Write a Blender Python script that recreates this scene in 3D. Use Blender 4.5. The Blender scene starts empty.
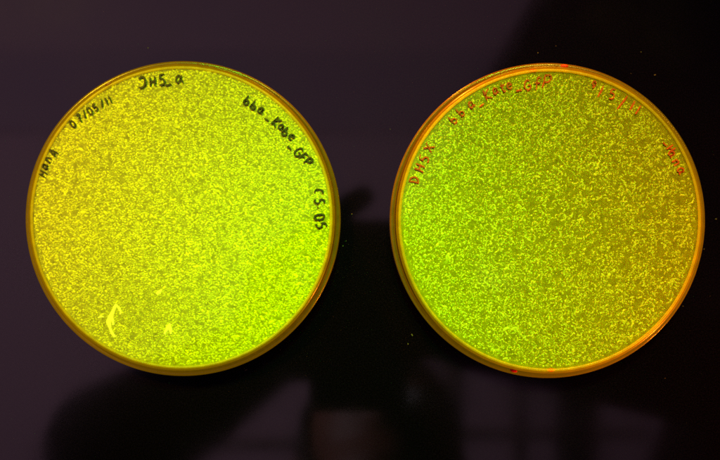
import bpy, bmesh, math, random
import numpy as np
from mathutils import Vector, Matrix, noise

random.seed(7)
rng = np.random.default_rng(11)
sc = bpy.context.scene
COL = sc.collection
PI = math.pi
R = math.radians

# ------------------------------------------------------------------ camera
H = 0.5                       # lens height above the glass
FRAME_W = 0.208               # width of glass in view
MPP = FRAME_W / 720.0         # metres of glass per photo pixel
cam = bpy.data.cameras.new("camera")
cam.sensor_width = 36.0
cam.sensor_fit = 'HORIZONTAL'
cam.lens = 36.0 * H / FRAME_W
cam.clip_start = 0.01
cam.clip_end = 50.0
camo = bpy.data.objects.new("camera", cam)
camo.location = (0, 0, H)
camo.rotation_euler = (0, 0, 0)
COL.objects.link(camo)
sc.camera = camo

# ------------------------------------------------------------------ world, view, sampling
w = bpy.data.worlds.new("World")
sc.world = w
w.use_nodes = True
w.node_tree.nodes['Background'].inputs[0].default_value = (0.006, 0.004, 0.006, 1)
w.node_tree.nodes['Background'].inputs[1].default_value = 0.3
sc.view_settings.view_transform = 'Standard'
sc.view_settings.look = 'None'
sc.view_settings.exposure = 0.0
sc.view_settings.gamma = 1.0
sc.cycles.use_denoising = False
sc.cycles.max_bounces = 10
sc.cycles.transparent_max_bounces = 24
sc.cycles.caustics_reflective = False
sc.cycles.caustics_refractive = False
sc.cycles.sample_clamp_indirect = 4.0
sc.cycles.blur_glossy = 0.5
sc.cycles.filter_width = 1.8

# ------------------------------------------------------------------ added lights, none in view
def aim(o, target):
    d = Vector(target) - o.location
    o.rotation_euler = d.to_track_quat('-Z', 'Y').to_euler()

def area(name, loc, target, size, power, color, size_y=None):
    l = bpy.data.lights.new(name, 'AREA')
    l.energy = power
    l.color = color
    l.size = size
    if size_y:
        l.shape = 'RECTANGLE'
        l.size_y = size_y
    o = bpy.data.objects.new(name, l)
    o.location = loc
    aim(o, target)
    COL.objects.link(o)
    return o

def spot(name, loc, target, deg, blend, power, color, radius=0.02):
    l = bpy.data.lights.new(name, 'SPOT')
    l.energy = power
    l.color = color
    l.spot_size = R(deg)
    l.spot_blend = blend
    l.shadow_soft_size = radius
    o = bpy.data.objects.new(name, l)
    o.location = loc
    aim(o, target)
    COL.objects.link(o)
    return o

area("ceiling_fill", (-0.72, 0.22, 0.90), (-0.12, -0.05, 2.2), 0.5, 10.5, (0.95, 0.80, 0.98))  # unseen area light added to light the mirrored ceiling
spot("warm_fill", (-0.42, 0.42, 1.0), (-0.094, 0.012, 0.014), 11.0, 1.0, 78.0, (1.0, 0.66, 0.02), 0.05)  # unseen spot added to turn the left dish golden
spot("green_fill", (0.0, 0.46, 1.0), (-0.003, -0.020, 0.014), 10.0, 1.0, 70.0, (0.06, 1.0, 0.02), 0.05)  # unseen spot added, stands in for green fluorescence between the dishes
spot("yellow_fill", (0.16, 0.50, 1.05), (0.068, 0.006, 0.014), 14.0, 1.0, 33.0, (1.0, 0.74, 0.05), 0.05)  # unseen spot added to brighten the right dish
spot("rust_fill", (0.55, 0.30, 0.95), (0.103, -0.026, 0.014), 7.5, 1.0, 34.0, (1.0, 0.46, 0.02), 0.05)  # unseen spot added for the orange margin of the right dish
spot("orange_rim_fill", (-0.09, 0.25, 0.025), (0.033, 0.034, 0.010), 34.0, 1.0, 16.0, (1.0, 0.20, 0.01), 0.01)  # unseen low spot added for orange glare on upper left rims
spot("amber_rim_fill", (0.26, -0.19, 0.024), (0.080, -0.020, 0.010), 34.0, 1.0, 8.0, (1.0, 0.22, 0.01), 0.01)  # unseen low spot added for orange glare on lower right rims

# ------------------------------------------------------------------ helpers
def tag(o, label=None, cat=None, group=None, kind=None):
    if label: o['label'] = label
    if cat: o['category'] = cat
    if group: o['group'] = group
    if kind: o['kind'] = kind
    return o

def empty(name, loc):
    o = bpy.data.objects.new(name, None)
    o.empty_display_size = 0.02
    o.location = loc
    COL.objects.link(o)
    return o

def mesh_obj(name, verts, faces, mats, parent=None, smooth=True, midx=None):
    me = bpy.data.meshes.new(name)
    me.from_pydata([tuple(v) for v in verts], [], faces)
    for m in (mats if isinstance(mats, (list, tuple)) else [mats]):
        me.materials.append(m)
    if midx is not None:
        me.polygons.foreach_set('material_index', midx)
    if smooth:
        me.polygons.foreach_set('use_smooth', [True] * len(me.polygons))
    for p in me.polygons:          # level caps stay flat
        if smooth and len(p.vertices) == 3 and len(me.polygons) < 6000: p.use_smooth = False
    me.update()
    o = bpy.data.objects.new(name, me)
    COL.objects.link(o)
    if parent: o.parent = parent
    return o

def lathe(prof, seg=200, mi=None, cen=(0, 0), wob=0.0):
    """closed profile of (r, z) going round; points with r == 0 become poles"""
    v, f, m = [], [], []
    idx = []
    for (r, z) in prof:
        if r == 0:
            idx.append([len(v)]); v.append((cen[0], cen[1], z))
        else:
            s = len(v); idx.append(list(range(s, s + seg)))
            for k in range(seg):
                a = 2 * PI * k / seg
                v.append((cen[0] + r * math.cos(a), cen[1] + r * math.sin(a), z))
    n = len(prof)
    for i in range(n):
        a, b = idx[i], idx[(i + 1) % n]
        mm = mi[i] if mi else 0
        if len(a) == 1 and len(b) == 1:
            continue
        for k in range(seg):
            k2 = (k + 1) % seg
            if len(a) == 1: f.append((a[0], b[k2], b[k]))
            elif len(b) == 1: f.append((a[k], a[k2], b[0]))
            else: f.append((a[k], a[k2], b[k2], b[k]))
            m.append(mm)
    return v, f, m

def mat(name):
    m = bpy.data.materials.new(name)
    m.use_nodes = True
    nt = m.node_tree
    nt.nodes.clear()
    out = nt.nodes.new('ShaderNodeOutputMaterial')
    return m, nt, out

def N(nt, typ, **kw):
    n = nt.nodes.new(typ)
    for k, v in kw.items():
        if k in n.inputs: n.inputs[k].default_value = v
        else: setattr(n, k, v)
    return n

def L(nt, a, b): nt.links.new(a, b)

def ramp(nt, fac, stops):
    r = nt.nodes.new('ShaderNodeValToRGB')
    el = r.color_ramp.elements
    while len(el) < len(stops): el.new(0.5)
    for e, (p, c) in zip(el, stops):
        e.position = p
        e.color = (*c, 1)
    L(nt, fac, r.inputs[0])
    return r

def principled(name, color, rough=0.5, ior=1.45, bump=None, **kw):
    m, nt, out = mat(name)
    p = N(nt, 'ShaderNodeBsdfPrincipled')
    p.inputs['Base Color'].default_value = (*color, 1)
    p.inputs['Roughness'].default_value = rough
    p.inputs['IOR'].default_value = ior
    for k, v in kw.items(): p.inputs[k].default_value = v
    L(nt, p.outputs[0], out.inputs[0])
    if bump:
        tc = N(nt, 'ShaderNodeTexCoord')
        no = N(nt, 'ShaderNodeTexNoise', Scale=bump[0], Detail=4.0)
        L(nt, tc.outputs['Object'], no.inputs['Vector'])
        b = N(nt, 'ShaderNodeBump', Strength=bump[1], Distance=bump[2])
        L(nt, no.outputs[0], b.inputs['Height'])
        L(nt, b.outputs[0], p.inputs['Normal'])
    return m

# ------------------------------------------------------------------ materials
def m_glass_top():
    m, nt, out = mat("black_glass")
    p = N(nt, 'ShaderNodeBsdfPrincipled')
    tc = N(nt, 'ShaderNodeTexCoord')
    n1 = N(nt, 'ShaderNodeTexNoise', Scale=26.0, Detail=5.0, Roughness=0.6)
    L(nt, tc.outputs['Object'], n1.inputs['Vector'])
    r = ramp(nt, n1.outputs[0], [(0.35, (0.045,) * 3), (0.72, (0.085,) * 3)])
    L(nt, r.outputs[0], p.inputs['Roughness'])
    # faint grain put into the base colour, imitating sensor noise
    n2 = N(nt, 'ShaderNodeTexNoise', Scale=2600.0, Detail=2.0, Roughness=0.7)
    L(nt, tc.outputs['Object'], n2.inputs['Vector'])
    r2 = ramp(nt, n2.outputs[0], [(0.38, (0.0004, 0.0003, 0.0012)), (0.72, (0.0045, 0.0022, 0.022))])
    L(nt, r2.outputs[0], p.inputs['Base Color'])
    p.inputs['IOR'].default_value = 1.85
    L(nt, p.outputs[0], out.inputs[0])
    return m

def sheen(nt, base, gain, power):
    """reflectance of a thin plastic skin: low face-on, high at grazing angles, the same from both sides"""
    lw = N(nt, 'ShaderNodeLayerWeight', Blend=0.5)
    pw = N(nt, 'ShaderNodeMath', operation='POWER'); pw.inputs[1].default_value = power
    L(nt, lw.outputs['Facing'], pw.inputs[0])
    ma = N(nt, 'ShaderNodeMath', operation='MULTIPLY_ADD'); ma.inputs[1].default_value = gain; ma.inputs[2].default_value = base
    L(nt, pw.outputs[0], ma.inputs[0])
    return ma.outputs[0]

def m_clear():
    m, nt, out = mat("clear_polystyrene")
    t = N(nt, 'ShaderNodeBsdfTransparent')
    t.inputs[0].default_value = (0.985, 0.985, 0.975, 1)
    g = N(nt, 'ShaderNodeBsdfGlossy', Roughness=0.06)
    g.inputs[0].default_value = (1, 1, 1, 1)
    fr = sheen(nt, 0.012, 0.6, 5.0)
    mx = N(nt, 'ShaderNodeMixShader')
    L(nt, fr, mx.inputs[0]); L(nt, t.outputs[0], mx.inputs[1]); L(nt, g.outputs[0], mx.inputs[2])
    L(nt, mx.outputs[0], out.inputs[0])
    return m

def m_amber(name, col, trans, tint, rough=0.24, glow=None, gstr=0.0):
    """plastic wall seen edge-on: partly see-through, glossy; amber colour and added emission stand in for piped light"""
    m, nt, out = mat(name)
    tc = N(nt, 'ShaderNodeTexCoord')
    no = N(nt, 'ShaderNodeTexNoise', Scale=420.0, Detail=3.0)
    L(nt, tc.outputs['Object'], no.inputs['Vector'])
    lo = tuple(c * 0.72 for c in col)
    hi = tuple(min(1, c * 1.2) for c in col)
    r = ramp(nt, no.outputs[0], [(0.3, lo), (0.7, hi)])
    d = N(nt, 'ShaderNodeBsdfDiffuse'); L(nt, r.outputs[0], d.inputs[0])
    tl = N(nt, 'ShaderNodeBsdfTranslucent'); L(nt, r.outputs[0], tl.inputs[0])
    a = N(nt, 'ShaderNodeMixShader'); a.inputs[0].default_value = 0.45
    L(nt, d.outputs[0], a.inputs[1]); L(nt, tl.outputs[0], a.inputs[2])
    t = N(nt, 'ShaderNodeBsdfTransparent'); t.inputs[0].default_value = (*tint, 1)
    b = N(nt, 'ShaderNodeMixShader'); b.inputs[0].default_value = trans
    L(nt, a.outputs[0], b.inputs[1]); L(nt, t.outputs[0], b.inputs[2])
    g = N(nt, 'ShaderNodeBsdfGlossy', Roughness=rough)
    fr = sheen(nt, 0.04, 0.7, 4.0)
    mx = N(nt, 'ShaderNodeMixShader')
    L(nt, fr, mx.inputs[0]); L(nt, b.outputs[0], mx.inputs[1]); L(nt, g.outputs[0], mx.inputs[2])
    em = N(nt, 'ShaderNodeEmission', Strength=gstr)  # emission added to brighten the shaded rims
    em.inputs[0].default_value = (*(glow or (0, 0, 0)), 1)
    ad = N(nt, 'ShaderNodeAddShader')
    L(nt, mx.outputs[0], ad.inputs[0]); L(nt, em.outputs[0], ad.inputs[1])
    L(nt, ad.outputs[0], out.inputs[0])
    return m

def m_agar(name, c_lo, c_hi, scale):
    m, nt, out = mat(name)
    tc = N(nt, 'ShaderNodeTexCoord')
    n1 = N(nt, 'ShaderNodeTexNoise', Scale=scale, Detail=5.0, Roughness=0.65)
    L(nt, tc.outputs['Object'], n1.inputs['Vector'])
    r = ramp(nt, n1.outputs[0], [(0.32, c_lo), (0.7, c_hi)])
    p = N(nt, 'ShaderNodeBsdfPrincipled', Roughness=0.45, IOR=1.33)
    p.inputs['Specular IOR Level'].default_value = 0.12
    L(nt, r.outputs[0], p.inputs['Base Color'])
    b = N(nt, 'ShaderNodeBump', Strength=0.4, Distance=0.0004)
    L(nt, n1.outputs[0], b.inputs['Height']); L(nt, b.outputs[0], p.inputs['Normal'])
    L(nt, p.outputs[0], out.inputs[0])
    return m

def m_colony(name, c_lo, c_hi, emit, estr):
    """bacterial colonies: wet, yellow green, every colony a little different, glowing faintly (fluorescent protein)"""
    m, nt, out = mat(name)
    ge = N(nt, 'ShaderNodeNewGeometry')
    r = ramp(nt, ge.outputs['Random Per Island'], [(0.0, c_lo), (1.0, c_hi)])
    p = N(nt, 'ShaderNodeBsdfPrincipled', Roughness=0.42, IOR=1.35)
    p.inputs['Specular IOR Level'].default_value = 0.15
    L(nt, r.outputs[0], p.inputs['Base Color'])
    p.inputs['Emission Color'].default_value = (*emit, 1)
    p.inputs['Emission Strength'].default_value = estr
    L(nt, p.outputs[0], out.inputs[0])
    return m

M = {}
M['glass'] = m_glass_top()
M['clear'] = m_clear()
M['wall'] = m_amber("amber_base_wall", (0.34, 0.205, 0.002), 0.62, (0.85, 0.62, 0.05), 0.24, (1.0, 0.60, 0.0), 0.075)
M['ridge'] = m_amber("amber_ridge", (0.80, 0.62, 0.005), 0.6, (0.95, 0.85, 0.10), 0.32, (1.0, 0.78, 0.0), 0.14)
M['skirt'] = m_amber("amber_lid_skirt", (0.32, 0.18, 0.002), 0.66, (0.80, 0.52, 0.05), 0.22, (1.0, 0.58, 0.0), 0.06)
M['agar_a'] = m_agar("yellow_agar", (0.25, 0.23, 0.001), (0.48, 0.45, 0.002), 900.0)
M['agar_b'] = m_agar("olive_agar", (0.24, 0.20, 0.001), (0.44, 0.375, 0.002), 700.0)
M['col_a'] = m_colony("yellow_colony", (0.46, 0.46, 0.001), (0.88, 0.86, 0.004), (0.55, 0.60, 0.0), 0.10)
M['col_b'] = m_colony("pale_green_colony", (0.40, 0.42, 0.004), (0.90, 0.92, 0.08), (0.50, 0.60, 0.01), 0.08)
M['tear'] = m_colony("bright_tear", (0.88, 0.87, 0.10), (0.93, 0.93, 0.20), (0.6, 0.6, 0.05), 0.2)
M['ink_k'] = principled("black_ink", (0.012, 0.010, 0.004), 0.4)
M['ink_r'] = principled("red_ink", (0.50, 0.050, 0.003), 0.4)
M['tick_r'] = principled("bright_red_ink", (0.85, 0.012, 0.008), 0.4)
M['tick_d'] = principled("dark_red_ink", (0.16, 0.02, 0.002), 0.4)
M['dust'] = principled("dust", (0.07, 0.07, 0.10), 0.8)
M['ceil'] = principled("ceiling_paint", (0.60, 0.375, 0.465), 0.9, bump=(60.0, 0.3, 0.002))
M['band'] = principled("ceiling_band_paint", (0.49, 0.315, 0.42), 0.9, bump=(60.0, 0.3, 0.002))
M['trim'] = principled("ceiling_trim_paint", (0.22, 0.13, 0.13), 0.7, bump=(80.0, 0.3, 0.001))
M['cabinet'] = principled("dark_laminate", (0.008, 0.007, 0.010), 0.55, bump=(40.0, 0.3, 0.001))
M['floor'] = principled("dark_floor", (0.05, 0.045, 0.045), 0.6, bump=(30.0, 0.3, 0.001))
M['cloth'] = principled("dark_cloth", (0.010, 0.009, 0.014), 0.95, bump=(300.0, 0.5, 0.001))
M['skin'] = principled("skin", (0.15, 0.055, 0.036), 0.5, bump=(500.0, 0.2, 0.0004))
M['hair'] = principled("dark_hair", (0.012, 0.008, 0.006), 0.5, bump=(250.0, 0.8, 0.004))
M['phone'] = principled("phone_shell", (0.008, 0.008, 0.009), 0.25)
M['lens'] = principled("lens_glass", (0.01, 0.01, 0.015), 0.05)
M['eye'] = principled("eye", (0.5, 0.5, 0.48), 0.2)

# ------------------------------------------------------------------ the setting
def box(x0, x1, y0, y1, z0, z1, bev=0.0):
    bm = bmesh.new()
    bmesh.ops.create_cube(bm, size=1.0)
    for v in bm.verts:
        v.co = Vector(((x0 + x1) / 2 + v.co.x * (x1 - x0), (y0 + y1) / 2 + v.co.y * (y1 - y0), (z0 + z1) / 2 + v.co.z * (z1 - z0)))
    if bev:
        bmesh.ops.bevel(bm, geom=bm.edges[:], offset=bev, segments=2, profile=0.6, affect='EDGES')
    return bm

def bm_obj(name, bm, m, parent=None, smooth=False):
    me = bpy.data.meshes.new(name)
    bm.to_mesh(me); bm.free()
    me.materials.append(m)
    if smooth: me.polygons.foreach_set('use_smooth', [True] * len(me.polygons))
    o = bpy.data.objects.new(name, me)
    COL.objects.link(o)
    if parent: o.parent = parent
    return o

tag(bm_obj('tabletop', box(-1.1, 1.1, -0.34, 0.9, -0.03, 0.0, 0.003), M['glass']), kind='structure')
tag(bm_obj('floor', box(-3, 3, -3, 3, -0.77, -0.72), M['floor']), kind='structure')
ZC = 2.2
tag(bm_obj('ceiling', box(-3, 3, -3, 3, ZC, ZC + 0.05), M['ceil']), kind='structure')

# ------------------------------------------------------------------ petri dishes
def px(x, y, z):
    """a place on the photograph, as a point of the level plane at height z"""
    s = MPP * (H - z) / H
    return Vector(((x - 360) * s, (230 - y) * s, z))

Z_TOP = 0.0137       # upper face of the inverted base
Z_AGAR = 0.0130
R_LID, R_BASE, R_AGAR = 0.0447, 0.0432, 0.0418

def lid_mesh():
    mm = 0.001
    prof = [(0, 0.4), (43.2, 0.4), (43.4, 0.0), (44.2, 0.0), (44.55, 0.4), (44.7, 1.2), (44.7, 8.3), (44.5, 8.6),
            (43.75, 8.6), (43.5, 8.3), (43.5, 2.0), (43.3, 1.6), (0, 1.6)]
    mi = [0] + [1] * 10 + [0, 0]
    return lathe([(r * mm, z * mm) for r, z in prof], 220, mi)

def base_mesh(cx, cy):
    mm = 0.001
    prof = [(0, 13.7), (41.75, 13.7), (41.9, 13.9), (42.1, 13.97), (42.35, 13.9), (42.5, 13.7), (42.75, 13.65), (43.05, 13.4),
            (43.2, 12.9), (43.1, 9.2), (43.05, 2.2), (42.8, 1.75), (42.6, 1.75), (42.5, 2.2), (42.4, 13.2), (0, 13.2)]
    mi = [0, 2, 2, 2, 2, 1, 1, 1, 1, 1, 1, 1, 1, 1, 0, 0]
    return lathe([(r * mm, z * mm) for r, z in prof], 220, mi, (cx, cy))

def dome_template():
    v = [(0, 0, 1.0)]
    f = []
    rings = [(0.42, 0.90), (0.78, 0.58), (1.0, 0.0)]
    S = 9
    for (r, z) in rings:
        for k in range(S):
            a = 2 * PI * k / S
            v.append((r * math.cos(a), r * math.sin(a), z))
    for k in range(S):
        f.append((0, 1 + k, 1 + (k + 1) % S))
    for q in range(2):
        for k in range(S):
            a = 1 + q * S + k; b = 1 + q * S + (k + 1) % S
            f.append((a, a + S, b + S, b))
    return np.array(v), f

def colonies(name, pts, m, parent):
    """pts: x, y, half length, half width, heading, height; one mesh"""
    tv, tf = dome_template()
    nv = len(tv)
    P = np.array(pts)
    n = len(P)
    jig = 1.0 + rng.uniform(-0.16, 0.16, size=(n, nv))
    X = tv[None, :, 0] * P[:, 2:3] * jig
    Y = tv[None, :, 1] * P[:, 3:4] * jig
    Z = tv[None, :, 2] * P[:, 5:6]
    c, s = np.cos(P[:, 4:5]), np.sin(P[:, 4:5])
    # a colony drawn out along a streak bows a little
    bow = rng.uniform(-0.5, 0.5, size=(n, 1)) * np.maximum(0, P[:, 2:3] - P[:, 3:4]) * 0.9
    Y = Y + bow * (tv[None, :, 0] ** 2 - 0.4)
    V = np.stack([P[:, 0:1] + X * c - Y * s, P[:, 1:2] + X * s + Y * c, Z_AGAR - 0.00004 + Z], axis=-1).reshape(-1, 3)
    me = bpy.data.meshes.new(name)
    faces = []
    for i in range(n):
        o = i * nv
        faces.extend([tuple(o + q for q in ff) for ff in tf])
    me.from_pydata(V.tolist(), [], faces)
    me.materials.append(m)
    me.polygons.foreach_set('use_smooth', [True] * len(me.polygons))
    me.update()
    o = bpy.data.objects.new(name, me)
    COL.objects.link(o)
    o.parent = parent
    o['kind'] = 'stuff'
    return o

# ---- handwriting: stroke alphabet, unit height, baseline y = 0
def arc(cx, cy, rx, ry, a0, a1, n=10):
    return [(cx + rx * math.cos(R(a0 + (a1 - a0) * k / n)), cy + ry * math.sin(R(a0 + (a1 - a0) * k / n))) for k in range(n + 1)]

G = {
    'D': [[(0.05, 0.98), (0.08, 0.5), (0.03, 0.0)], [(0.0, 0.97)] + arc(0.05, 0.5, 0.5, 0.48, 80, -85) + [(-0.05, 0.03)]],
    'J': [[(-0.02, 0.80), (0.18, 0.98), (0.45, 0.9), (0.52, 0.55), (0.38, 0.12), (0.1, -0.02), (-0.12, 0.05)]],
    'H': [[(0.08, 1.0), (0.0, 0.0)], [(0.55, 1.0), (0.48, 0.0)], [(0.02, 0.48), (0.52, 0.52)]],
    '5': [[(0.55, 1.0), (0.18, 0.95), (0.10, 0.58)] + arc(0.2, 0.3, 0.3, 0.3, 95, -120)],
    'S': [[(0.52, 0.92), (0.3, 1.0), (0.1, 0.82), (0.18, 0.58), (0.42, 0.42), (0.46, 0.18), (0.25, 0.0), (0.02, 0.08)]],
    '_': [[(-0.3, 0.0), (0.3, 0.03)]],
    '.': [[(-0.06, 0.0), (0.06, 0.02)]],
    'alpha': [[(0.68, 0.95), (0.45, 0.3), (0.22, 0.02), (0.02, 0.3), (0.12, 0.75), (0.38, 0.9), (0.55, 0.5), (0.85, 0.0)]],
    'x': [[(0.0, 0.95), (0.3, 0.55), (0.62, 0.0)], [(0.62, 1.0), (0.25, 0.45), (0.0, 0.02)]],
    'b': [[(0.08, 1.0), (0.05, 0.5), (0.04, 0.05)], [(0.04, 0.3)] + arc(0.25, 0.24, 0.22, 0.24, 150, -170)],
    'a': [[(0.45, 0.55), (0.2, 0.6), (0.02, 0.3), (0.15, 0.02), (0.35, 0.12), (0.45, 0.5)], [(0.46, 0.58), (0.42, 0.2), (0.58, 0.0)]],
    'n': [[(0.02, 0.6), (0.0, 0.0)], [(0.02, 0.35), (0.2, 0.6), (0.38, 0.5), (0.4, 0.0)]],
    'A': [[(0.0, 0.0), (0.3, 1.0), (0.55, 0.0)], [(0.1, 0.35), (0.5, 0.35)]],
    'K': [[(0.08, 1.0), (0.0, 0.0)], [(0.58, 0.95), (0.06, 0.45), (0.55, 0.0)]],
    't': [[(0.22, 1.0), (0.18, 0.3), (0.3, 0.02), (0.45, 0.1)], [(0.0, 0.66), (0.48, 0.72)]],
    'e': [[(0.05, 0.32), (0.45, 0.38), (0.36, 0.62), (0.12, 0.55), (0.02, 0.25), (0.2, 0.0), (0.48, 0.1)]],
    'G': [[(0.55, 0.85), (0.3, 1.0), (0.04, 0.7), (0.03, 0.25), (0.28, 0.0), (0.54, 0.18), (0.55, 0.45), (0.3, 0.45)]],
    'F': [[(0.08, 1.0), (0.05, 0.5), (0.0, 0.0)], [(0.06, 0.97), (0.55, 1.0)], [(0.05, 0.55), (0.42, 0.57)]],
    'f': [[(0.55, 0.95), (0.3, 1.02), (0.2, 0.8), (0.15, 0.0)], [(0.0, 0.55), (0.45, 0.58)]],
    'P': [[(0.06, 0.98), (0.0, 0.0)], [(0.02, 0.95), (0.4, 1.0), (0.5, 0.75), (0.35, 0.5), (0.04, 0.45)]],
    'C': [[(0.5, 0.85), (0.25, 0.98), (0.02, 0.6), (0.05, 0.2), (0.3, 0.05)]],
    '0': [arc(0.25, 0.5, 0.25, 0.5, 80, 430, 16)],
    '7': [[(0.0, 0.95), (0.5, 1.0), (0.3, 0.5), (0.18, 0.0)], [(0.12, 0.5), (0.45, 0.52)]],
    '9': [arc(0.25, 0.68, 0.22, 0.28, 20, 370, 12) + [(0.42, 0.3), (0.25, 0.0)]],
    '/': [[(0.42, 1.0), (0.0, 0.0)]],
    '1': [[(0.12, 1.0), (0.05, 0.0)]],
    '-': [[(-0.5, 0.1), (0.0, -0.05), (0.4, 0.05)]],
}

def smooth_line(p, sub=5):
    if len(p) < 3: 
        p = [p[0], ((p[0][0] + p[1][0]) / 2 + 0.015, (p[0][1] + p[1][1]) / 2), p[1]]
    q = [p[0]] + list(p) + [p[-1]]
    out = []
    for i in range(1, len(q) - 2):
        p0, p1, p2, p3 = [Vector(a) for a in q[i - 1:i + 3]]
        for k in range(sub):
            t = k / sub
            out.append(0.5 * ((2 * p1) + (p2 - p0) * t + (2 * p0 - 5 * p1 + 4 * p2 - p3) * t * t + (3 * p1 - p0 - 3 * p2 + p3) * t ** 3))
    out.append(Vector(q[-2]))
    return out

def writing(name, glyphs, m, parent, width, label, z=Z_TOP):
    """glyphs: (character, photo x, photo y of its middle, heading in degrees, height in photo pixels)"""
    V, F = [], []
    s = MPP * (H - z) / H
    for (ch, gx, gy, ang, hh) in glyphs:
        c = px(gx, gy, z) - parent_origin(parent)
        ca, sa = math.cos(R(ang)), math.sin(R(ang))
        strokes = G[ch]
        allp = [p for st in strokes for p in st]
        mx = (min(p[0] for p in allp) + max(p[0] for p in allp)) / 2
        my = (min(p[1] for p in allp) + max(p[1] for p in allp)) / 2
        for st in strokes:
            line = smooth_line(st)
            pts = []
            for p in line:
                lx = (p.x - mx) * hh * s * 1.15
                ly = (p.y - my) * hh * s * 1.12
                pts.append(Vector((c.x + lx * ca - ly * sa, c.y + lx * sa + ly * ca)))
            n = len(pts)
            base = len(V)
            ph = random.uniform(0, 6)
            wst = width * 1.2 * s * random.uniform(0.85, 1.15)
            for i, p in enumerate(pts):
                d = (pts[min(i + 1, n - 1)] - pts[max(i - 1, 0)])
                if d.length < 1e-9: d = Vector((1, 0))
                d.normalize()
                nn = Vector((-d.y, d.x))
                e = min(1.0, 0.62 + 0.5 * min(i, n - 1 - i) / 3.0)
                hw = wst * 0.5 * e * (1 + 0.16 * math.sin(ph + i * 0.7))
                a, b = p + nn * hw, p - nn * hw
                a2, b2 = p + nn * hw * 0.6, p - nn * hw * 0.6
                V += [(a.x, a.y, z + 0.00001), (a2.x, a2.y, z + 0.00006), (b2.x, b2.y, z + 0.00006), (b.x, b.y, z + 0.00001)]
            for i in range(n - 1):
                o = base + i * 4
                for q in range(3):
                    F.append((o + q, o + q + 1, o + q + 5, o + q + 4))
            F.append((base, base + 1, base + 2, base + 3))
            o = base + (n - 1) * 4
            F.append((o + 3, o + 2, o + 1, o))
    ob = mesh_obj(name, V, F, m, parent, smooth=False)
    ob['label'] = label
    return ob

_orig = {}
def parent_origin(o):
    return _orig.get(o.name, Vector((0, 0, 0)))

def tick(parent, x, y, z, ang, ln, wd, m, label):
    """a short felt-pen dash on the rim"""
    s = MPP * (H - z) / H
    c = px(x, y, z) - parent_origin(parent)
    bm = bmesh.new()
    bmesh.ops.create_icosphere(bm, subdivisions=3, radius=1.0)
    ca, sa = math.cos(R(ang)), math.sin(R(ang))
    for v in bm.verts:
        k = 1 + 0.22 * noise.noise(v.co * 2.3 + Vector((x, y, 0)))
        lx, ly, lz = v.co.x * ln * 0.5 * s * k, v.co.y * wd * 0.5 * s * k, v.co.z * 0.00012
        v.co = Vector((c.x + lx * ca - ly * sa, c.y + lx * sa + ly * ca, z + lz))
    o = bm_obj('pen_tick', bm, m, parent, True)
    o['label'] = label
    return o

def dish(name, cx_px, cy_px, shift, label, agar_m, col_m, make_pts):
    c = px(cx_px, cy_px, 0.0083); c.z = 0.0
    root = empty(name, c)
    tag(root, label, 'petri dish', 'two petri dishes on the black glass')
    v, f, m = lid_mesh()
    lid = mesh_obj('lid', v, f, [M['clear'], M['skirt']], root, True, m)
    v, f, m = base_mesh(*shift)
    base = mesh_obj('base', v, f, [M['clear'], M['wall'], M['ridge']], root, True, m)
    for o in (lid, base):
        bm = bmesh.new(); bm.from_mesh(o.data)
        bmesh.ops.recalc_face_normals(bm, faces=bm.faces[:])
        bm.to_mesh(o.data); bm.free()
        _orig[o.name] = c.copy()
    # agar: a shallow gel disc with a meniscus at the wall
    prof = [(0, 13.0), (40.6, 13.0), (41.7, 13.05), (42.25, 13.12), (42.3, 9.0), (41.7, 9.6), (40.0, 9.8), (0, 9.8)]
    v, f, m = lathe([(r * 0.001, z * 0.001) for r, z in prof], 160, None, shift)
    agar = mesh_obj('agar', v, f, agar_m, root)
    pts = [(x + shift[0], y + shift[1], a, b, t, h) for (x, y, a, b, t, h) in make_pts()]
    lawn = colonies('colony_lawn', pts, col_m, agar)
    return root, lid, base, agar

def rnd_in_disc(r):
    while True:
        x, y = random.uniform(-r, r), random.uniform(-r, r)
        if x * x + y * y < r * r: return x, y

class Grid:
    """keeps colonies from piling up on each other"""
    def __init__(s, cell): s.c = cell; s.g = {}
    def ok(s, x, y, d):
        i, j = int(x / s.c), int(y / s.c)
        k = int(d / s.c) + 1
        for a in range(i - k, i + k + 1):
            for b in range(j - k, j + k + 1):
                for (u, v, e) in s.g.get((a, b), ()):
                    if (u - x) ** 2 + (v - y) ** 2 < (0.5 * (d + e)) ** 2: return False
        return True
    def add(s, x, y, d): s.g.setdefault((int(x / s.c), int(y / s.c)), []).append((x, y, d))

def lawn_dense():
    out = []
    g = Grid(0.0006)
    rr = 0.0416
    tries = 0
    while tries < 90000 and len(out) < 14000:
        tries += 1
        x, y = rnd_in_disc(rr)
        n = noise.noise(Vector((x * 160, y * 160, 3.0)))
        n2 = noise.noise(Vector((x * 620, y * 620, 9.0)))
        # the lower left is smeared: colonies there are small and crowded
        sm = math.exp(-(((x + 0.013) / 0.014) ** 2 + ((y + 0.027) / 0.010) ** 2))
        edge = math.hypot(x, y) / rr
        if n2 < -0.22 and random.random() < 0.85: continue
        a = random.lognormvariate(math.log(0.00029), 0.26) * (1 + 0.25 * n) * (1 - 0.40 * sm) * (1.0 + 0.8 * max(0, edge - 0.80))
        if not g.ok(x, y, a * 1.45): continue
        g.add(x, y, a * 1.45)
        el = random.uniform(1.0, 1.7)
        out.append((x, y, a * el, a / math.sqrt(el), random.gauss(-0.2, 0.6), random.uniform(0.00007, 0.00020)))
    return out

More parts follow.
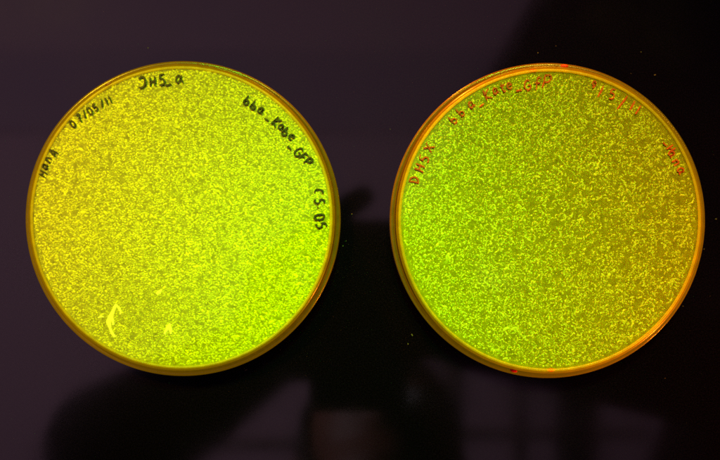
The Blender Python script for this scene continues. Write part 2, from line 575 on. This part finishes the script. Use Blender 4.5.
def lawn_streaky():
    out = []
    g = Grid(0.0006)
    rr = 0.0411
    tries = 0
    while tries < 110000 and len(out) < 18500:
        tries += 1
        x, y = rnd_in_disc(rr)
        dens = 1.04 - 0.30 * (x / rr) - 0.30 * math.exp(-(((x - 0.008) / 0.018) ** 2 + ((y - 0.002) / 0.02) ** 2))
        n = noise.noise(Vector((x * 300, y * 300, 21.0))) + 0.7 * noise.noise(Vector((x * 720, y * 720, 2.0)))
        if n < 0.62 - dens and random.random() < 0.90: continue
        a0 = random.lognormvariate(math.log(0.000215), 0.30)
        if not g.ok(x, y, a0 * 1.7): continue
        # a ragged clump: a few touching colonies in a wandering row
        th = random.gauss(0.75, 0.75) if x > -0.005 else random.uniform(0, PI)
        u, v = x, y
        for k in range(random.choice((1, 1, 1, 2, 2, 3, 4))):
            a = a0 * random.uniform(0.75, 1.15)
            el = random.uniform(1.0, 1.6)
            if math.hypot(u, v) < rr:
                out.append((u, v, a * el, a / math.sqrt(el), th + random.gauss(0, 0.5), random.uniform(0.00007, 0.00019)))
                g.add(u, v, a * 1.7)
            th += random.gauss(0, 0.6)
            u += math.cos(th) * a * 1.5; v += math.sin(th) * a * 1.5
    return out

left, l_lid, l_base, l_agar = dish('petri_dish', 183, 218.5, (0.0001, 0.0003),
    'petri dish with an even bright yellow lawn of colonies and black handwriting', M['agar_a'], M['col_a'], lawn_dense)
right, r_lid, r_base, r_agar = dish('petri_dish', 547.5, 220.5, (0.0, 0.0001),
    'petri dish with a patchy olive green lawn of streaky colonies and red handwriting', M['agar_b'], M['col_b'], lawn_streaky)

# torn flakes of agar near the lower edge of the left dish
def flake(name, pts, width, label):
    V, F = [], []
    o = _orig[l_base.name]
    c = [px(x, y, Z_AGAR) - o for x, y in pts]
    n = len(c)
    for i, p in enumerate(c):
        d = c[min(i + 1, n - 1)] - c[max(i - 1, 0)]
        d.normalize()
        nn = Vector((-d.y, d.x, 0))
        hw = width * MPP * 0.5 * (0.35 + 0.65 * math.sin(PI * (i + 0.6) / (n + 0.2))) * (1 + 0.25 * math.sin(i * 2.1))
        for q, (k, z) in enumerate(((-1, 0.0), (-0.5, 0.00017), (0.4, 0.00019), (1, 0.0))):
            V.append((p.x + nn.x * hw * k, p.y + nn.y * hw * k, Z_AGAR + z))
    for i in range(n - 1):
        for q in range(3):
            F.append((i * 4 + q, i * 4 + q + 4, i * 4 + q + 5, i * 4 + q + 1))
    ob = mesh_obj(name, V, F, M['tear'], l_agar)
    ob['label'] = label
    return ob
flake('agar_tear', [(116.5, 304), (114.2, 308), (113, 313), (110, 317), (108.5, 322), (110, 328), (112, 333), (115, 337)], 4.2, 'long curved bright tear in the agar')
flake('agar_tear', [(116, 304.5), (119, 308), (121, 312), (120.5, 314.5)], 2.4, 'short hooked tear branching off the long one')
flake('agar_tear', [(113, 310), (111, 315), (112.6, 319), (113.5, 325)], 3.6, 'pale smear along the long tear')
flake('agar_tear', [(170.5, 323.5), (168.2, 327), (166, 331), (164.4, 334)], 3.6, 'bright tear shaped like a tent')
flake('agar_tear', [(169.6, 325.0), (170.6, 329), (170.9, 334)], 3.2, 'short upright bright tear')
flake('agar_tear', [(156.5, 294), (159, 292.4), (161.5, 290)], 3.4, 'short slanting bright tear')
flake('agar_tear', [(98, 318), (101, 316.3), (104, 317)], 2.0, 'thin faint tear')

# ---- writing on the left dish (black felt pen)
writing('handwriting', [('H', 41.9, 173.4, 66, 7.4), ('a', 44.6, 165.9, 64, 7.6), ('n', 48.2, 159.6, 60, 8.2), ('A', 52.8, 152.4, 56, 7.4)],
        M['ink_k'], l_base, 1.3, 'black handwritten four letter name near the left edge')
writing('handwriting', [('0', 72.2, 123.7, 38, 6.6), ('7', 79.0, 118.3, 36, 7.0), ('/', 84.2, 114.0, 36, 7.5), ('0', 89.4, 110.8, 34, 6.8),
                        ('5', 94.8, 107.2, 32, 6.4), ('/', 101.5, 103.0, 30, 7.5), ('1', 106.0, 101.0, 28, 6.5), ('1', 109.8, 99.5, 28, 6.8)],
        M['ink_k'], l_base, 1.3, 'black handwritten date 07/05/11')
writing('handwriting', [('J', 141.7, 82.4, 8, 9.5), ('H', 152.4, 81.4, 6, 8.6), ('5', 162.0, 79.5, 4, 9.6), ('_', 168.0, 84.8, 14, 9.0), ('alpha', 179.6, 79.0, -2, 7.6)],
        M['ink_k'], l_base, 1.5, 'black handwriting reading DH5_α along the top')
writing('handwriting', [('b', 247.4, 100.2, -34, 8.5), ('b', 254.0, 105.0, -36, 8.0), ('a', 261.0, 110.6, -38, 8.5), ('_', 266.5, 119.8, -34, 8.0),
                        ('K', 276.7, 122.2, -42, 9.5), ('a', 281.4, 127.2, -43, 8.0), ('b', 286.2, 131.3, -44, 8.5), ('e', 291.4, 137.0, -46, 8.5),
                        ('_', 289.3, 148.0, -48, 8.0), ('G', 298.5, 152.0, -46, 8.6), ('F', 303.2, 157.0, -48, 8.0), ('P', 308.2, 161.4, -50, 8.0)],
        M['ink_k'], l_base, 1.65, 'black handwriting reading bba_Kate_GFP')
writing('handwriting', [('C', 318.7, 191.7, -84, 8.2), ('S', 319.6, 201.2, -84, 8.6), ('.', 318.0, 207.4, -84, 7.0), ('0', 319.4, 217.0, -82, 9.0), ('5', 321.4, 225.4, -80, 9.0)],
        M['ink_k'], l_base, 1.55, 'black handwriting reading CS.05 near the right edge')

# ---- writing on the right dish (red felt pen)
writing('handwriting', [('D', 414.2, 180.0, 80, 8.6), ('H', 419.6, 167.8, 72, 8.8), ('5', 424.2, 158.6, 68, 8.6), ('x', 428.8, 147.5, 62, 9.0)],
        M['ink_r'], r_base, 1.25, 'red handwriting reading DH5α near the left edge')
writing('handwriting', [('b', 452.5, 119.0, 44, 9.0), ('b', 460.2, 111.6, 40, 8.6), ('a', 471.5, 104.6, 34, 8.6), ('_', 481.7, 105.3, 34, 8.5),
                        ('K', 487.5, 94.2, 27, 9.6), ('a', 495.8, 90.8, 22, 8.5), ('t', 502.6, 87.2, 18, 8.5), ('e', 509.3, 85.8, 14, 8.6),
                        ('_', 519.0, 90.5, 10, 9.0), ('G', 527.5, 85.0, 6, 9.0), ('f', 538.0, 83.6, -2, 11.0), ('P', 547.0, 81.6, -10, 12.0)],
        M['ink_r'], r_base, 1.2, 'red handwriting reading bba_Kate_GFP')
writing('handwriting', [('9', 593.8, 84.6, -22, 6.5), ('/', 600.9, 91.2, -4, 10.0), ('5', 612.5, 94.0, -12, 9.0), ('/', 622.4, 102.5, -14, 14.0),
                        ('1', 632.3, 105.6, -26, 9.5), ('1', 638.2, 109.8, -28, 9.0)],
        M['ink_r'], r_base, 1.2, 'red handwritten date ending 5/11')
writing('handwriting', [('-', 665.0, 144.2, -38, 5.0), ('H', 671.0, 148.6, -52, 7.0), ('a', 671.8, 154.2, -58, 8.5), ('n', 675.6, 162.4, -62, 9.0), ('a', 680.9, 170.8, -66, 9.0)],
        M['ink_r'], r_base, 1.15, 'red handwritten name near the right edge')

# ---- felt-pen ticks on the rims
tick(l_base, 108.5, 84.0, 0.0137, 28, 6.5, 4.0, M['tick_d'], 'dark red pen tick on the upper left rim')
tick(r_base, 533.0, 70.6, 0.0137, 4, 7.5, 2.6, M['tick_r'], 'red pen tick at the top of the inner rim')
tick(r_lid, 564.5, 66.0, 0.0086, -3, 8.0, 2.8, M['tick_r'], 'red pen tick at the top of the lid rim')
tick(r_lid, 513.5, 370.5, 0.0086, -14, 7.0, 3.4, M['tick_r'], 'red pen tick at the bottom of the lid rim')
tick(r_base, 551.0, 370.0, 0.0137, 0, 8.0, 3.0, M['tick_r'], 'red pen tick at the bottom of the inner rim')

# ------------------------------------------------------------------ dust on the glass
def dust():
    V, F = [], []
    spots = [(148, 48, 1.3), (538, 53, 1.1), (556, 46, 0.9), (716, 219, 1.2), (655, 75, 1.1), (346, 241, 1.2), (343, 246, 1.0), (412, 335, 1.3),
             (408, 344, 0.9), (246, 370, 1.4), (683, 306, 0.9), (704, 249, 1.0), (665, 378, 0.8), (352, 214, 1.0), (641, 52, .8)]
    centres = [(183, 218.5), (547.5, 220.5)]
    while len(spots) < 28:
        x, y = random.uniform(-60, 780), random.uniform(-40, 500)
        if any(math.hypot(x - a, y - b) < 163 for a, b in centres): continue
        spots.append((x, y, random.uniform(0.2, 0.55)))
    for (x, y, s) in spots:
        c = px(x, y, 0.0)
        n = random.randint(5, 8)
        o = len(V)
        st = random.uniform(1.0, 2.2); th = random.uniform(0, PI)
        for lvl, zz in ((1.0, 0.00001), (0.6, 0.00005)):
            for k in range(n):
                a = 2 * PI * k / n
                r = 0.5 * s * MPP * random.uniform(0.7, 1.25) * lvl
                u, v = r * math.cos(a) * st, r * math.sin(a)
                V.append((c.x + u * math.cos(th) - v * math.sin(th), c.y + u * math.sin(th) + v * math.cos(th), zz))
        for k in range(n):
            k2 = (k + 1) % n
            F.append((o + k, o + k2, o + n + k2, o + n + k))
        F.append(tuple(o + n + k for k in range(n)))
    ob = mesh_obj('dust', V, F, M['dust'], None, False)
    ob['kind'] = 'stuff'
dust()

# ------------------------------------------------------------------ what the glass mirrors: ceiling trim, cabinet, phone and photographer
def reflected(x, y, z):
    """the point at height z that the glass mirrors at photo position (x, y)"""
    s = MPP * (H + z) / H
    return Vector(((x - 360) * s, (230 - y) * s, z))

def batten(x0, y0, x1, y1, wd, m='trim'):
    a, b = reflected(x0, y0, ZC), reflected(x1, y1, ZC)
    if abs(a.x - b.x) > abs(a.y - b.y): bm = box(min(a.x, b.x), max(a.x, b.x), a.y - wd / 2, a.y + wd / 2, ZC - 0.02, ZC - 0.0005, 0.003)
    else: bm = box(a.x - wd / 2, a.x + wd / 2, min(a.y, b.y), max(a.y, b.y), ZC - 0.02, ZC - 0.0005, 0.003)
    return tag(bm_obj('ceiling_trim', bm, M[m]), kind='structure')
batten(515, 300, 515, 640, 0.010)
batten(453, 431, 512, 431, 0.012)
batten(518, 431, 640, 431, 0.012)
batten(572, 300, 572, 640, 0.052, 'cabinet')
batten(449, 330, 449, 640, 0.02)
batten(100, 441, 440, 441, 0.012)
batten(-300, 92, 640, 92, 0.125, 'band')

cb = empty('wall_cabinet', (0, 0, 1.5))
tag(cb, 'dark laminate cabinet mirrored as a black area at the right of the glass', 'cabinet')
cb.rotation_euler = (0, 0, R(-30))
e = reflected(562, 0, 1.5)
cb.location = (e.x, e.y, 1.5)
bm_obj('carcass', box(0.0, 0.9, -0.305, 1.1, 0.0, 0.62, 0.004), M['cabinet'], cb)
for k in range(2):
    y0 = -0.30 + k * 0.70
    d = bm_obj('door', box(-0.02, -0.001, y0, y0 + 0.69, 0.01, 0.61, 0.004), M['cabinet'], cb)
    bm_obj('handle', box(-0.04, -0.02, y0 + 0.5, y0 + 0.62, 0.06, 0.075, 0.004), M['trim'], d)

# phone, held level just above the lens position
ph = empty('phone', (0, -0.05, 0.506))
tag(ph, 'dark phone held flat above the dishes taking the picture', 'phone')
bm_obj('shell', box(-0.030, 0.028, -0.056, 0.056, 0.0, 0.0085, 0.003), M['phone'], ph, True)
bm = bmesh.new()
bmesh.ops.create_cone(bm, segments=40, radius1=0.0032, radius2=0.0036, depth=0.0006, cap_ends=True)
bmesh.ops.translate(bm, verts=bm.verts[:], vec=(0, 0.05, -0.0002))
bm_obj('lens', bm, M['lens'], ph)

# photographer
def capsule(V, F, a, b, ra, rb, seg=14):
    a, b = Vector(a), Vector(b)
    d = b - a
    ln = d.length
    q = Vector((0, 0, 1)).rotation_difference(d.normalized()) if ln > 1e-6 else Matrix.Identity(3).to_quaternion()
    rings = []
    for k in range(0, 5): 
        t = -PI / 2 + (PI / 2) * (k / 4); rings.append((ra * math.cos(t), ra * math.sin(t)))
    for k in range(0, 5):
        t = (PI / 2) * (k / 4); rings.append((rb * math.cos(t), ln + rb * math.sin(t)))
    o = len(V)
    for (r, z) in rings:
        r = max(r, 1e-5)
        for s in range(seg):
            t = 2 * PI * s / seg
            V.append(a + q @ Vector((r * math.cos(t), r * math.sin(t), z)))
    for i in range(len(rings) - 1):
        for s in range(seg):
            s2 = (s + 1) % seg
            F.append((o + i * seg + s, o + i * seg + s2, o + (i + 1) * seg + s2, o + (i + 1) * seg + s))
    F.append(tuple(o + s for s in reversed(range(seg))))
    F.append(tuple(o + (len(rings) - 1) * seg + s for s in range(seg)))

def ellipsoid(V, F, c, r, rot=None):
    bm = bmesh.new()
    bmesh.ops.create_icosphere(bm, subdivisions=3, radius=1.0)
    o = len(V)
    for v in bm.verts:
        p = Vector((v.co.x * r[0], v.co.y * r[1], v.co.z * r[2]))
        if rot: p = rot @ p
        V.append(Vector(c) + p)
    bm.verts.index_update()
    for f in bm.faces: F.append(tuple(o + v.index for v in f.verts))
    bm.free()

LEFT_ELBOW = Vector((-0.178, -0.158, 0.74))
RIGHT_ELBOW = Vector((0.268, -0.104, 0.70))

def person():
    V, F = [], []
    def chain(pts, rad):
        for i in range(len(pts) - 1): capsule(V, F, pts[i], pts[i + 1], rad[i], rad[i + 1])
    hips = Vector((0.02, -0.62, 0.16))
    chest = Vector((0.02, -0.50, 0.60))
    neck = Vector((0.02, -0.36, 0.92))
    head = Vector((0.018, -0.205, 1.09))
    # trunk
    ellipsoid(V, F, hips, (0.17, 0.12, 0.14))
    chain([hips + Vector((-0.05, 0, 0.02)), chest + Vector((-0.07, 0, 0.05))], [0.115, 0.125])
    chain([hips + Vector((0.05, 0, 0.02)), chest + Vector((0.07, 0, 0.05))], [0.115, 0.125])
    chain([chest + Vector((-0.14, 0.05, 0.22)), chest + Vector((0.14, 0.05, 0.22))], [0.085, 0.085])
    chain([chest + Vector((0, 0.02, 0.18)), neck, head + Vector((0, -0.05, -0.08))], [0.11, 0.062, 0.055])
    # legs
    for s in (-1, 1):
        x = 0.02 + s * 0.10
        chain([Vector((x, -0.62, 0.10)), Vector((x, -0.595, -0.28)), Vector((x, -0.62, -0.63))], [0.088, 0.058, 0.042])
        chain([Vector((x, -0.64, -0.675)), Vector((x + s * 0.02, -0.45, -0.692))], [0.042, 0.028])
    # head looking down at the phone: skull, jaw, nose, ears
    rot = Matrix.Rotation(R(-48), 3, 'X')
    ellipsoid(V, F, head, (0.069, 0.090, 0.082), rot)
    ellipsoid(V, F, head + rot @ Vector((0, 0.028, -0.062)), (0.056, 0.060, 0.064), rot)
    chain([head + rot @ Vector((0, 0.090, 0.0)), head + rot @ Vector((0, 0.108, -0.036))], [0.008, 0.013])
    for s in (-1, 1):
        ellipsoid(V, F, head + rot @ Vector((s * 0.071, -0.005, -0.018)), (0.010, 0.018, 0.030), rot)
        ellipsoid(V, F, head + rot @ Vector((s * 0.031, 0.080, 0.016)), (0.022, 0.010, 0.008), rot)
    ellipsoid(V, F, head + rot @ Vector((0, 0.084, -0.062)), (0.024, 0.010, 0.007), rot)
    # both arms, elbows out, hands round the two long edges of the phone
    for s, el in ((-1, LEFT_ELBOW), (1, RIGHT_ELBOW)):
        ox = -0.001
        sh = chest + Vector((s * 0.17, 0.08, 0.23))
        wr = Vector((ox + s * 0.056, -0.072 if s < 0 else -0.056, 0.532))
        chain([sh, el, wr], [0.064, 0.050 if s < 0 else 0.042, 0.025])
        palm = Vector((ox + s * 0.049, -0.045 if s < 0 else -0.032, 0.521))
        chain([wr, palm], [0.023, 0.018])
        chain([wr, palm + Vector((0, 0.022, 0.003))], [0.021, 0.014])
        chain([wr, palm + Vector((0, -0.020, 0.0))], [0.021, 0.014])
        for k, (yy, ln) in enumerate(((0.030, 0.050), (0.012, 0.054), (-0.007, 0.050), (-0.025, 0.040))):
            b = palm + Vector((0.0, yy - 0.004, -0.004))
            if k == 0 and s < 0:      # forefinger laid along the phone past its front edge
                chain([palm + Vector((0.002, 0.024, 0.008)), Vector((-0.030, -0.004, 0.530)), Vector((-0.010, 0.012, 0.5255)), Vector((0.002, 0.0200, 0.520))], [0.0100, 0.0092, 0.0084, 0.0074])
            else:                     # the others curl under the long edge
                yb = b.y - 0.002 * k
                chain([b, Vector((ox + s * 0.043, yb, 0.503)), Vector((ox + s * 0.028, yb, 0.4975)), Vector((ox + s * (0.043 - ln * 0.72), yb + 0.002, 0.4985))], [0.0096, 0.0088, 0.0082, 0.0072])
        chain([palm + Vector((0, -0.012, 0.012)), Vector((ox + s * 0.032, -0.068, 0.530)), Vector((ox + s * 0.012, -0.052, 0.524))], [0.012, 0.0105, 0.0088])

    me = bpy.data.meshes.new('person')
    me.from_pydata([tuple(v) for v in V], [], F)
    tmp = bpy.data.objects.new('person', me)
    COL.objects.link(tmp)
    md = tmp.modifiers.new('join', 'REMESH'); md.mode = 'VOXEL'; md.voxel_size = 0.0042
    sm = tmp.modifiers.new('soft', 'SMOOTH'); sm.factor = 0.5; sm.iterations = 3
    dg = bpy.context.evaluated_depsgraph_get()
    nm = bpy.data.meshes.new_from_object(tmp.evaluated_get(dg))
    bpy.data.objects.remove(tmp)
    nm.name = 'person'
    nm.materials.clear()
    nm.materials.append(M['cloth']); nm.materials.append(M['skin'])
    idx = []
    wrists = [(Vector((-0.057, -0.072, 0.532)), LEFT_ELBOW), (Vector((0.055, -0.056, 0.532)), RIGHT_ELBOW)]
    for p in nm.polygons:
        c = p.center
        skin = (c - head).length < 0.165
        for w_, e_ in wrists:
            if (c - w_).dot((w_ - e_).normalized()) > 0.0 and (c - w_).length < 0.16 and c.z < 0.58 and abs(c.x) < 0.10: skin = True
        idx.append(1 if skin else 0)
    nm.polygons.foreach_set('material_index', idx)
    nm.polygons.foreach_set('use_smooth', [True] * len(nm.polygons))
    ob = bpy.data.objects.new('person', nm)
    COL.objects.link(ob)
    tag(ob, 'person in dark clothes leaning over the dishes with a phone, mirrored darkly in the glass', 'person')
    # hair: a cap over the crown and back of the head
    bm = bmesh.new()
    bmesh.ops.create_icosphere(bm, subdivisions=5, radius=1.0)
    for v in bm.verts:
        q = v.co.copy()
        k = 1.0 + 0.05 * noise.noise(q * 4.0) + 0.02 * noise.noise(q * 18.0)
        v.co = Vector((q.x * 0.078 * k, q.y * 0.104 * k - 0.006, q.z * 0.095 * k + 0.004))
    bmesh.ops.delete(bm, geom=[v for v in bm.verts if (v.co.y > 0.045 and v.co.z < 0.05) or (v.co.z < -0.045 and v.co.y > -0.02)], context='VERTS')
    for v in bm.verts: v.co = head + rot @ v.co
    bm_obj('hair', bm, M['hair'], ob, True)
    for s in (-1, 1):
        bm = bmesh.new()
        bmesh.ops.create_uvsphere(bm, u_segments=16, v_segments=10, radius=0.011)
        for v in bm.verts: v.co = v.co + head + rot @ Vector((s * 0.031, 0.076, 0.004))
        bm_obj('eye', bm, M['eye'], ob, True)
    return ob
person()
